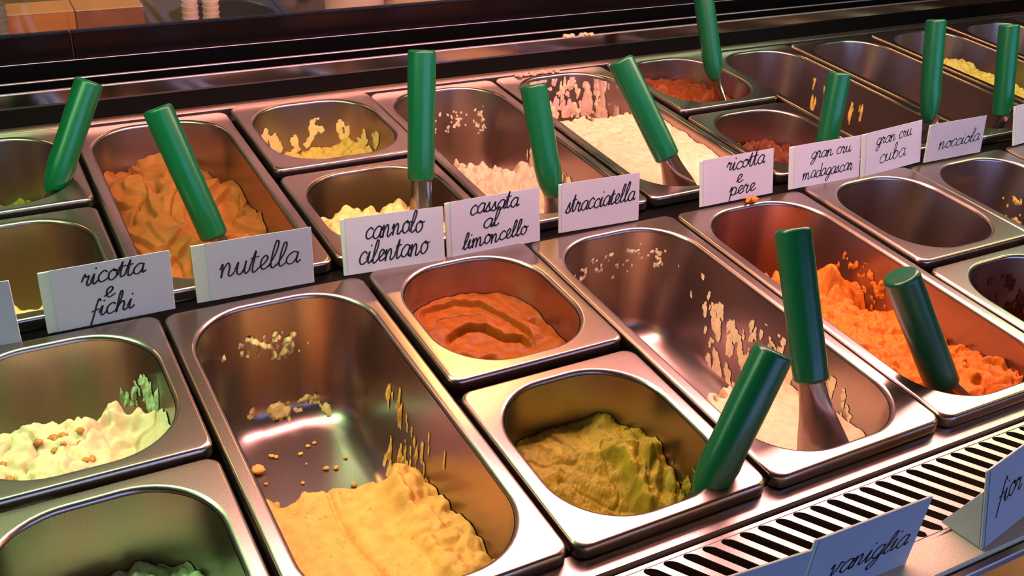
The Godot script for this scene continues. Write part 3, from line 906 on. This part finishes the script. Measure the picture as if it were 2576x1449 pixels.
func make_cards() -> void:
	var Y := 0.0022
	make_card("blank-looking grey card at the left edge, cut off by the frame", [-0.1563, Y, -0.0018, -2.7, -1.5, 0.1, 0.1001, 0.0564], 0.004, [])
	make_card("white card handwritten ricotta e fichi", [-0.0390, Y, -0.0041, 1.4, 2.2, -0.7, 0.0969, 0.0538], 0.008, [
		["ricotta", 0.04, 0.78, 0.0088, 0.047, 0.06], ["e", -0.01, 0.50, 0.0085, 0.007, 0.0], ["fichi", 0.0, 0.23, 0.0085, 0.032, 0.06]])
	make_card("white card with the single large handwritten word nutella", [0.0765, Y, -0.0040, -2.6, 4.3, 0.6, 0.0987, 0.0526], 0.011, [
		["nutella", 0.03, 0.50, 0.0118, 0.066, 0.03]])
	make_card("white card handwritten cannolo cilentano", [0.1995, Y, 0.0013, -5.2, 13.8, 0.0, 0.0937, 0.0515], 0.004, [
		["cannolo", 0.0, 0.70, 0.0105, 0.053, 0.02], ["cilentano", -0.02, 0.28, 0.0105, 0.064, 0.04]])
	make_card("white card handwritten cassata al limoncello", [0.2984, Y, 0.0026, 0.1, 12.3, -0.4, 0.0975, 0.0528], 0.005, [
		["cassata", 0.0, 0.80, 0.0090, 0.050, 0.02], ["al", -0.04, 0.52, 0.0090, 0.016, 0.0], ["limoncello", 0.0, 0.23, 0.0085, 0.067, 0.05]])
	make_card("white card handwritten stracciatella", [0.4163, Y, -0.0011, -1.8, 12.1, -0.5, 0.0912, 0.0489], 0.003, [
		["stracciatella", 0.0, 0.52, 0.0098, 0.078, 0.03]])
	make_card("white card handwritten ricotta e pere", [0.5874, Y, 0.0005, -0.3, 15.0, 0.1, 0.0972, 0.0488], 0.004, [
		["ricotta", 0.1, 0.78, 0.0085, 0.050, 0.02], ["e", 0.02, 0.48, 0.0085, 0.008, 0.0], ["pere", 0.06, 0.22, 0.0085, 0.034, 0.02]])
	make_card("white card handwritten gran cru madagascar", [0.7098, Y, 0.0017, -1.3, 15.6, 0.2, 0.1018, 0.0472], 0.007, [
		["gran cru", 0.07, 0.72, 0.0075, 0.058, 0.02], ["madagascar", 0.03, 0.28, 0.0078, 0.072, 0.03]], false, 0.0010)
	make_card("white card handwritten gran cru cuba", [0.8122, Y, 0.0014, 3.5, 14.8, 1.0, 0.1010, 0.0498], 0.007, [
		["gran cru", 0.02, 0.76, 0.0075, 0.060, 0.03], ["cuba", 0.0, 0.34, 0.0095, 0.044, 0.03]], false, 0.0010)
	make_card("white card handwritten nocciola", [0.9142, Y, 0.0012, -0.5, 8.9, 0.0, 0.0956, 0.0457], 0.004, [
		["nocciola", 0.06, 0.42, 0.0085, 0.068, 0.04]], false, 0.0010)
	make_card("white card cut off by the right edge beyond the nocciola card", [1.0719, Y, -0.0022, 4.3, 17.6, 0.8, 0.1003, 0.0493], 0.004, [])
	make_card("bluish card on the front ledge handwritten vaniglia", [0.3205, -0.0075, 0.4480, -0.7, -0.9, -0.3, 0.0957, 0.0597], 0.003, [
		["vaniglia", 0.06, 0.42, 0.0098, 0.066, 0.03]])
	make_card("card on a folded stand at the lower right beginning with fior", [0.4758, -0.0066, 0.4528, 9.9, 14.5, 0.7, 0.1020, 0.0605], 0.003, [
		["fior", -0.20, 0.52, 0.0095, 0.030, 0.05]], true)
	make_card("card on the front ledge left of vaniglia, only its top edge in view", [0.2161, -0.0075, 0.4483, -3.8, -1.5, -0.2, 0.1003, 0.0599], 0.003, [
		["n", 0.12, 0.66, 0.0085, 0.010, 0.03]])

# ------------------------------------------------------------------ display case
func make_case() -> void:
	var o := thing("display_case", "stainless steel gelato display case holding the two rows of pans", "display case", Vector3.ZERO)
	var x0 := -0.75
	var x1 := 1.85
	# well and carcass
	part("well_floor", box_mesh(Vector3(x0, -0.20, -0.43), Vector3(x1, -0.17, 0.40), 0.002), M.deck, o)
	part("well_wall", box_mesh(Vector3(x0, -0.17, -0.425), Vector3(x1, -0.008, -0.414), 0.001), M.deck, o)
	part("well_wall", box_mesh(Vector3(x0, -0.17, 0.366), Vector3(x1, -0.025, 0.374), 0.001), M.deck, o)
	part("carcass", box_mesh(Vector3(x0, -0.95, -0.55), Vector3(x1, -0.20, 0.47), 0.004), M.deck, o)
	part("end_panel", box_mesh(Vector3(x0 - 0.03, -0.95, -0.55), Vector3(x0, -0.012, 0.47), 0.003), M.deck, o)
	part("end_panel", box_mesh(Vector3(x1, -0.95, -0.55), Vector3(x1 + 0.03, -0.012, 0.47), 0.003), M.deck, o)
	# bars that carry the pans
	part("support_bar", box_mesh(Vector3(x0, -0.024, -0.036), Vector3(x1, -0.0116, 0.004), 0.001), M.black, o)  # black colour paints the shade in the gap between the pan rows
	for k in [0, 2, 5]:
		part("divider_bar", box_mesh(Vector3(FRONT_X[k] + 0.004, -0.016, 0.1745), Vector3(FRONT_X[k + 1] - 0.004, -0.0112, 0.1805), 0.0008), M.black, o)
		part("divider_bar", box_mesh(Vector3(BACK_X[k] + 0.004, -0.014, -0.2175), Vector3(BACK_X[k + 1] - 0.004, -0.0092, -0.2115), 0.0008), M.black, o)
	part("back_ledge", sweep_x([Vector2(-0.391, -0.0098), Vector2(-0.3990, -0.0098), Vector2(-0.3990, 0.002), Vector2(-0.3995, 0.003), Vector2(-0.413, 0.003), Vector2(-0.414, 0.002), Vector2(-0.414, -0.012), Vector2(-0.391, -0.012)], x0, x1), M.deck, o)
	# front deck strip, then the slotted air grille
	part("deck_strip", sweep_x([Vector2(0.350, -0.0116), Vector2(0.3705, -0.0116), Vector2(0.3718, -0.0125), Vector2(0.3725, -0.0145), Vector2(0.3725, -0.030), Vector2(0.350, -0.030)], x0, x1), M.deck, o)
	var gz0 := 0.3745
	var gz1 := 0.4390
	var yt := -0.0125
	part("grille_frame", box_mesh(Vector3(x0, yt - 0.012, gz0), Vector3(x1, yt, gz0 + 0.004), 0.0006), M.deck, o)
	part("grille_frame", box_mesh(Vector3(x0, yt - 0.012, gz1 - 0.005), Vector3(x1, yt, gz1), 0.0006), M.deck, o)
	part("grille_trough", box_mesh(Vector3(x0, -0.17, gz0), Vector3(x1, -0.16, gz1), 0.001), M.deck, o)
	part("grille_trough", box_mesh(Vector3(x0, -0.16, gz1 - 0.001), Vector3(x1, -0.0245, gz1), 0.0003), M.deck, o)
	# bars between slanting round-ended slots
	var pitch := 0.0156
	var sw := 0.0046       # half width of a slot measured along x
	var za := gz0 + 0.004
	var zb := gz1 - 0.005
	var lean := 0.68       # dx per dz
	var poly := PackedVector2Array()
	var ends := 6
	# right side of the slot on the left (centre at x = 0)
	var right := PackedVector2Array()
	var left := PackedVector2Array()
	for k in ends + 1:
		var a := PI / 2 * k / ends
		right.append(Vector2(sw * sin(a), za + 0.0042 * (1 - cos(a))))
	for k in ends + 1:
		var a := PI / 2 * k / ends
		right.append(Vector2(sw * cos(a), zb - 0.0042 * (1 - sin(a))))
	for q in right:
		poly.append(Vector2(q.x + (q.y - za) * lean, q.y))
	for k in range(right.size() - 1, -1, -1):
		var q := right[k]
		poly.append(Vector2(pitch - q.x + (q.y - za) * lean, q.y))
	var bar := prism(poly, yt - 0.0015, yt - 0.0001)
	var n := 0
	var x := -0.10
	while x < 0.95:
		part("grille_bar", bar, M.deck, o, Vector3(x, 0, 0))
		x += pitch
		n += 1
	# cream rail and glass channel in front of the grille
	part("front_rail", sweep_x([Vector2(0.4395, -0.030), Vector2(0.4395, -0.0095), Vector2(0.4405, -0.0083), Vector2(0.4640, -0.0083), Vector2(0.4650, -0.0095), Vector2(0.4650, -0.030)], x0, x1), M.rail, o)
	part("glass_channel", sweep_x([Vector2(0.4660, -0.060), Vector2(0.4660, -0.0125), Vector2(0.4668, -0.0115), Vector2(0.4710, -0.0115), Vector2(0.4718, -0.0125), Vector2(0.4718, -0.018), Vector2(0.4900, -0.024), Vector2(0.5200, -0.040), Vector2(0.5200, -0.060)], x0, x1), M.deck, o)
	part("front_panel", box_mesh(Vector3(x0, -0.95, 0.47), Vector3(x1, -0.058, 0.52), 0.004), M.deck, o)
	# rear: dark upstand, polished strip and the door tracks with bright beads
	part("rear_upstand", sweep_x([Vector2(-0.4145, -0.02), Vector2(-0.4145, 0.0035), Vector2(-0.4300, 0.0165), Vector2(-0.4360, 0.0165), Vector2(-0.4360, -0.02)], x0, x1), M.black, o)
	part("polished_strip", sweep_x([Vector2(-0.4362, 0.0), Vector2(-0.4340, 0.0155), Vector2(-0.4358, 0.0300), Vector2(-0.4380, 0.0300), Vector2(-0.4380, 0.0)], x0, x1), M.polish, o)
	var bead := func(z: float, y: float, r: float) -> void:
		var prof := []
		for k in 10: prof.append(Vector2(z + r * cos(TAU * k / 10), y + r * sin(TAU * k / 10)))
		part("track_bead", sweep_x(prof, x0, x1), M.bead, o)
	bead.call(-0.4370, 0.0308, 0.0014)
	part("track_groove", box_mesh(Vector3(x0, -0.01, -0.4690), Vector3(x1, 0.018, -0.4382), 0.0008), M.black, o)
	part("track_wall", box_mesh(Vector3(x0, 0.0, -0.4710), Vector3(x1, 0.0290, -0.4692), 0.0005), M.black, o)
	bead.call(-0.4700, 0.0298, 0.0014)
	part("track_groove", box_mesh(Vector3(x0, -0.01, -0.5000), Vector3(x1, 0.020, -0.4712), 0.0008), M.black, o)
	part("track_wall", box_mesh(Vector3(x0, 0.0, -0.5022), Vector3(x1, 0.0392, -0.5002), 0.0005), M.black, o)
	bead.call(-0.5010, 0.0399, 0.0007)
	part("rear_frame", box_mesh(Vector3(x0, -0.20, -0.55), Vector3(x1, -0.012, -0.437), 0.002), M.black, o)
	# two sliding doors run in the tracks
	for k in 2:
		var xa: float = [-0.75, 0.0155][k]
		var xb: float = [0.0145, 1.85][k]
		var dz: float = [0.0, 0.0][k]
		var d := thing("sliding_door", ["glass sliding door with dark bottom frame at the back left", "glass sliding door with dark bottom frame along the back right"][k], "door", Vector3(0, 0, -0.505 - dz), "rear sliding doors")
		part("bottom_frame", box_mesh(Vector3(xa, 0.0201, -0.012), Vector3(xb, 0.0705, 0.0022), 0.0012), M.bronze, d)
		part("pane", box_mesh(Vector3(xa + 0.0002, 0.0705, -0.006), Vector3(xb - 0.0002, 0.42, -0.003), 0.0005), M.glass, d)
		part("top_frame", box_mesh(Vector3(xa, 0.42, -0.012), Vector3(xb, 0.45, 0.0022), 0.0012), M.bronze, d)
	# uprights carrying the added reflector canopy
	part("canopy_arm", box_mesh(Vector3(x0, 0.48, -0.57), Vector3(x0 + 0.04, 0.498, -0.34), 0.002), M.bronze, o)
	part("canopy_arm", box_mesh(Vector3(1.60, 0.48, -0.57), Vector3(1.64, 0.498, -0.34), 0.002), M.bronze, o)
	for q in [x0 + 0.02, 1.62]:
		part("upright", box_mesh(Vector3(q - 0.015, -0.012, -0.565), Vector3(q + 0.015, 0.48, -0.540), 0.002), M.bronze, o)
	part("reflector_canopy", box_mesh(Vector3(x0, 0.480, -0.34), Vector3(x1, 0.498, 0.16), 0.002), M.canopy, o)  # unseen panel, sized and whitened as a reflector to brighten the pan rims

# lamps hung over the pans: two rows of three tubes in line, greenish, pinkish, greenish
func make_lamp() -> void:
	var z := 0.045
	var y := 0.42
	var o := thing("tube_lamp", "fluorescent strip lamp hanging over the pans above the frame", "lamp", Vector3(0, y, z))
	for dz in [0.0, -0.06]:  # second row added to widen the glow mirrored in the rims
		part("housing", box_mesh(Vector3(-0.75, 0.012, dz - 0.012), Vector3(1.75, 0.058, dz + 0.012), 0.003), M.bronze, o)
	var segs := [[-0.70, 0.00, Color(0.72, 1.0, 0.72)], [0.03, 1.04, Color(1.0, 0.715, 0.70)], [1.07, 1.50, Color(0.76, 1.0, 0.78)]]
	var power := [0.75, 1.3, 0.5]
	for k in 3:
		var s: Array = segs[k]
		var e := mat(Color(0.9, 0.9, 0.9), 0.5)
		e.emission_enabled = true
		e.emission = s[2]
		e.emission_energy_multiplier = LAMP_GLOW * power[k]
		for dz in [0.0, -0.06]:
			var rows := []
			for q in [[s[0], 0.0001], [s[0], 0.013], [s[1], 0.013], [s[1], 0.0001]]:
				var r := PackedVector3Array()
				for a in 16: r.append(Vector3(q[0], cos(TAU * a / 16) * q[1] - 0.003, sin(TAU * a / 16) * q[1] + dz))
				rows.append(r)
			part("tube", grid_mesh(rows, true), e, o)
			for x in [s[0] - 0.006, s[1] + 0.006]:
				part("socket", box_mesh(Vector3(x - 0.006, -0.018, dz - 0.016), Vector3(x + 0.006, 0.012, dz + 0.016), 0.002), M.bead, o)
			var l := AreaLight3D.new()
			l.area_size = Vector2(s[1] - s[0], 0.03)
			l.area_normalize_energy = true
			l.light_color = s[2]
			l.light_energy = LAMP_LIGHT * power[k] * (s[1] - s[0])
			l.shadow_enabled = true
			l.area_range = 6.0
			l.position = Vector3((s[0] + s[1]) / 2, -0.020, dz)
			l.rotation.x = -PI / 2
			o.add_child(l)

# ------------------------------------------------------------------ the room
const FLOOR_Y := -0.95
func make_room() -> void:
	var X0 := -2.4
	var X1 := 3.6
	var Z0 := -1.75
	var Z1 := 2.9
	var Y1 := 1.75
	var t := 0.14
	struct("floor", box_mesh(Vector3(X0 - t, FLOOR_Y - t, Z0 - t), Vector3(X1 + t, FLOOR_Y, Z1 + t), 0.001), M.tile, "brown tiled shop floor")
	struct("ceiling", box_mesh(Vector3(X0 - t, Y1, Z0 - t), Vector3(X1 + t, Y1 + t, Z1 + t), 0.001), M.ceiling, "warm beige shop ceiling")
	struct("wall_back", box_mesh(Vector3(X0 - t, FLOOR_Y, Z0 - t), Vector3(X1 + t, Y1, Z0), 0.001), M.rose, "rose plaster wall behind the display case")
	struct("wall_left", box_mesh(Vector3(X0 - t, FLOOR_Y, Z0), Vector3(X0, Y1, Z1), 0.001), M.plaster, "ochre side wall on the left")
	struct("wall_right", box_mesh(Vector3(X1, FLOOR_Y, Z0), Vector3(X1 + t, Y1, Z1), 0.001), M.plaster, "ochre side wall on the right")
	struct("added_trim_1", box_mesh(Vector3(X0, FLOOR_Y, Z0), Vector3(X1, 0.98, Z0 + 0.03), 0.002), M.dark_wood, "added unseen dark cladding on the back wall that keeps the back row rims dark")  # unseen, added so the back row rims mirror something dark
	# street wall with a window opening
	var w0 := -0.6
	var w1 := 3.0
	var v0 := -0.55
	var v1 := 1.35
	var st := new_st()
	bevel_box(st, Vector3(X0, FLOOR_Y, Z1), Vector3(w0, Y1, Z1 + t))
	bevel_box(st, Vector3(w1, FLOOR_Y, Z1), Vector3(X1, Y1, Z1 + t))
	bevel_box(st, Vector3(w0, FLOOR_Y, Z1), Vector3(w1, v0, Z1 + t))
	bevel_box(st, Vector3(w0, v1, Z1), Vector3(w1, Y1, Z1 + t))
	struct("wall_front", done(st), M.plaster, "street wall with the shop window, behind the camera")
	var wn := thing("window_1", "shop window towards the street behind the camera", "", Vector3(0, 0, Z1 + 0.05), "", "structure")
	for q in [[w0, v0, w0 + 0.05, v1], [w1 - 0.05, v0, w1, v1], [w0, v0, w1, v0 + 0.05], [w0, v1 - 0.05, w1, v1], [1.17, v0, 1.22, v1]]:
		part("window_frame", box_mesh(Vector3(q[0], q[1], -0.025), Vector3(q[2], q[3], 0.025), 0.003), M.wood, wn)
	part("pane", box_mesh(Vector3(w0, v0, -0.003), Vector3(w1, v1, 0.003), 0.0005), M.glass, wn)
	# unseen pendants added as warm fill light over the room
	for q in [Vector3(-0.9, 1.15, -1.15), Vector3(0.9, 1.15, -1.15), Vector3(2.4, 1.15, 0.6)]:
		var p := thing("fill_pendant", "added unseen pendant giving warm fill light above %s" % ["the left of the back counter", "the right of the back counter", "the customers' side"][[-0.9, 0.9, 2.4].find(snappedf(q.x, 0.1))], "lamp", q, "added fill pendants")
		part("cord", lathe([Vector2(0.003, 0.10), Vector2(0.003, Y1 - q.y)], 8), M.black, p)
		part("shade", lathe([Vector2(0.012, 0.12), Vector2(0.03, 0.11), Vector2(0.09, 0.05), Vector2(0.14, -0.02), Vector2(0.138, -0.022), Vector2(0.088, 0.046), Vector2(0.03, 0.104), Vector2(0.012, 0.112)]), M.bronze, p)
		var e := mat(Color(1, 0.9, 0.75), 0.5)
		e.emission_enabled = true
		e.emission = Color(1.0, 0.72, 0.42)
		e.emission_energy_multiplier = 6.0
		part("bulb", lathe([Vector2(0.0001, 0.09), Vector2(0.014, 0.08), Vector2(0.028, 0.03), Vector2(0.03, 0.01), Vector2(0.02, -0.012), Vector2(0.0001, -0.02)], 16), e, p)
		var l := OmniLight3D.new()
		l.light_color = Color(1.0, 0.72, 0.42)
		l.light_energy = PENDANT_FILL
		l.light_size = 0.03
		l.omni_range = 8.0
		l.shadow_enabled = true
		l.position = Vector3(0, 0.03, 0)
		p.add_child(l)

# things on the counter behind the case, seen through the sliding doors
func make_back_counter() -> void:
	var o := thing("back_counter", "dark wooden counter behind the display case", "counter", Vector3(0, FLOOR_Y, -1.05))
	part("cabinet", box_mesh(Vector3(-1.8, 0.0, -0.35), Vector3(2.6, 0.86, 0.33), 0.004), M.wood, o)
	part("worktop", box_mesh(Vector3(-1.82, 0.86, -0.36), Vector3(2.62, 0.895, 0.36), 0.004), M.black, o)
	var y := FLOOR_Y + 0.895
	var tray := thing("wooden_box", "olive brown wooden box standing behind the cartons at the upper left", "box", Vector3(-0.03, y, -0.83))
	part("front_board", box_mesh(Vector3(-0.30, 0, 0.0), Vector3(0.24, 0.130, 0.012), 0.001), M.crate, tray)
	part("back_board", box_mesh(Vector3(-0.30, 0, -0.20), Vector3(0.24, 0.130, -0.188), 0.001), M.crate, tray)
	part("side_board", box_mesh(Vector3(-0.30, 0, -0.188), Vector3(-0.288, 0.130, 0.0), 0.001), M.crate, tray)
	part("side_board", box_mesh(Vector3(0.228, 0, -0.188), Vector3(0.24, 0.130, 0.0), 0.001), M.crate, tray)
	part("bottom_board", box_mesh(Vector3(-0.288, 0, -0.188), Vector3(0.228, 0.008, 0.0), 0.001), M.crate, tray)
	part("top_trim", box_mesh(Vector3(-0.302, 0.130, -0.002), Vector3(0.242, 0.136, 0.014), 0.001), M.card, tray)
	var k := 0
	for q in [[-0.085, -0.76, "dim grey carton at the far left before the wooden box", M.carton_grey, 0.06, 0.073], [0.0, -0.76, "orange brown carton leaning before the wooden box", M.carton_orange, 0.098, 0.076], [0.095, -0.765, "rust coloured carton right of the orange brown one", M.carton_rust, 0.088, 0.074]]:
		var c := thing("carton", q[2], "carton", Vector3(q[0], y, q[1]), "cartons behind the glass")
		part("body", box_mesh(Vector3(-q[4] / 2, 0, -0.03), Vector3(q[4] / 2, q[5], 0.02), 0.001), q[3], c)
		part("flap", box_mesh(Vector3(-q[4] / 2, q[5], -0.028), Vector3(q[4] / 2, q[5] + 0.002, 0.021), 0.0005), M.card, c)
		k += 1
	k = 0
	for q in [[0.205, -0.76, "narrow stack of pinkish paper cups left of centre behind the glass"], [0.232, -0.75, "second narrow stack of pinkish paper cups beside the first"], [-0.045, -0.735, "short stack of grey paper cups at the upper left behind the glass"]]:
		var c := thing("paper_cup_stack", q[2], "cups", Vector3(q[0], y, q[1]), "paper cup stacks")
		for j in 9:
			part("cup", lathe([Vector2(0.0, 0.0), Vector2(0.0085, 0.0), Vector2(0.0115, 0.024), Vector2(0.0125, 0.0245), Vector2(0.0115, 0.0255), Vector2(0.0105, 0.0245), Vector2(0.0078, 0.002), Vector2(0.0, 0.002)], 20), M.cup if k < 2 else M.cup_grey, c, Vector3(0, j * 0.0085, 0))
		k += 1
	k = 0
	for q in [[0.445, -0.74, 0.045, "pale round tub at the top of the photo right of the cup stacks"], [0.545, -0.75, 0.05, "tan round tub between two pale ones at the top of the photo"], [0.655, -0.75, 0.043, "pinkish white round tub at the top centre of the photo"]]:
		var c := thing("ingredient_tub", q[3], "tub", Vector3(q[0], y, q[1]), "tubs behind the glass")
		var r: float = q[2]
		part("body", lathe([Vector2(0.0, 0), Vector2(r * 0.9, 0.0), Vector2(r * 0.92, 0.002), Vector2(r, 0.085), Vector2(r * 0.96, 0.085), Vector2(r * 0.88, 0.004), Vector2(0, 0.004)], 32), [M.cup, M.card, M.cup][k], c)
		part("lid", lathe([Vector2(0, 0.092), Vector2(r * 0.98, 0.092), Vector2(r * 1.03, 0.090), Vector2(r * 1.03, 0.082), Vector2(r * 1.0, 0.082), Vector2(r * 0.99, 0.0855), Vector2(0, 0.0855)], 32), [M.cup, M.card, M.cup][k], c)
		k += 1
	var bt := thing("syrup_bottle", "white bottle with green label at the top centre behind the glass", "bottle", Vector3(0.80, y, -0.70))
	part("body", lathe([Vector2(0, 0), Vector2(0.026, 0.0), Vector2(0.028, 0.004), Vector2(0.028, 0.14), Vector2(0.012, 0.17), Vector2(0.012, 0.19), Vector2(0, 0.19)], 28), M.cup, bt)
	part("bottle_label", lathe([Vector2(0.0283, 0.02), Vector2(0.0286, 0.021), Vector2(0.0286, 0.062), Vector2(0.0283, 0.063)], 28), M.leaf, bt)
	part("cap", lathe([Vector2(0.014, 0.19), Vector2(0.014, 0.21), Vector2(0.0, 0.212)], 20), M.green, bt)

func make_splash() -> void:
	var o := thing("gelato_splash", "small splash of cream gelato on the rear door track", "gelato", Vector3(0.655, 0.0322, -0.437))
	var rng := RandomNumberGenerator.new()
	rng.seed = 9
	for k in 9:
		var rr := rng.randf_range(0.0018, 0.0042)
		part("drop", blob_mesh(rr, 400 + k, 0.6), M.g_cream, o, Vector3(rng.randf_range(-0.022, 0.024), rr * 0.35, rng.randf_range(-0.001, 0.003)))

# ------------------------------------------------------------------ build
const LAMP_GLOW := 28.0
const LAMP_LIGHT := 0.10
const PENDANT_FILL := 0.45

func _ready() -> void:
	var cam := Camera3D.new()
	cam.name = "camera"
	add_child(cam)
	cam.position = Vector3(-0.11766, 0.47898, 0.73292)
	cam.rotation = Vector3(-0.551424, -0.540558, 0.088125)
	cam.fov = rad_to_deg(2 * atan(724.5 / 2614.47))
	cam.near = 0.02
	cam.current = true
	var env := Environment.new()
	var sky := Sky.new()
	var sm := ProceduralSkyMaterial.new()
	sm.sky_top_color = Color(0.42, 0.55, 0.85)
	sm.sky_horizon_color = Color(0.62, 0.68, 0.85)
	sm.ground_bottom_color = Color(0.25, 0.24, 0.25)
	sm.ground_horizon_color = Color(0.45, 0.47, 0.52)
	sm.sky_energy_multiplier = 2.0
	sky.sky_material = sm
	env.background_mode = Environment.BG_SKY
	env.sky = sky
	env.tonemap_mode = Environment.TONE_MAPPER_LINEAR
	env.tonemap_exposure = 1.2
	env.sdfgi_enabled = true
	env.ssao_enabled = true
	env.ssil_enabled = true
	var we := WorldEnvironment.new()
	we.name = "world_environment"
	we.environment = env
	add_child(we)

	for q in [[n1, 1], [n2, 2], [n3, 3]]:
		q[0].seed = q[1]
		q[0].frequency = 1.0
		q[0].noise_type = FastNoiseLite.TYPE_SIMPLEX_SMOOTH
		q[0].fractal_octaves = 1
	n4.seed = 4
	n4.frequency = 1.0
	n4.noise_type = FastNoiseLite.TYPE_CELLULAR
	n4.cellular_return_type = FastNoiseLite.RETURN_DISTANCE
	n4.fractal_type = FastNoiseLite.FRACTAL_NONE
	n1.fractal_octaves = 2
	n1.fractal_gain = 0.35
	make_materials()
	M.glass = mat(Color(0.5, 0.55, 0.55, 0.03), 0.03)
	M.glass.transparency = BaseMaterial3D.TRANSPARENCY_ALPHA
	M.crate = textured(Color(0.46, 0.36, 0.10), 0.6, 0.0, M.grain_t, 3.0)
	M.card = mat(Color(0.80, 0.62, 0.42), 0.6)
	M.carton_grey = mat(Color(0.20, 0.15, 0.16), 0.6)
	M.carton_orange = mat(Color(0.72, 0.38, 0.12), 0.55)
	M.carton_rust = mat(Color(0.52, 0.25, 0.10), 0.55)
	M.cup = mat(Color(0.86, 0.70, 0.64), 0.6)
	M.cup_grey = mat(Color(0.50, 0.44, 0.42), 0.6)
	M.leaf = mat(Color(0.10, 0.30, 0.18), 0.5)

	make_lamp()
	make_room()
	make_case()
	var P := make_pans()
	make_all_gelato(P)
	make_cards()
	make_spatulas()
	make_back_counter()
	make_splash()
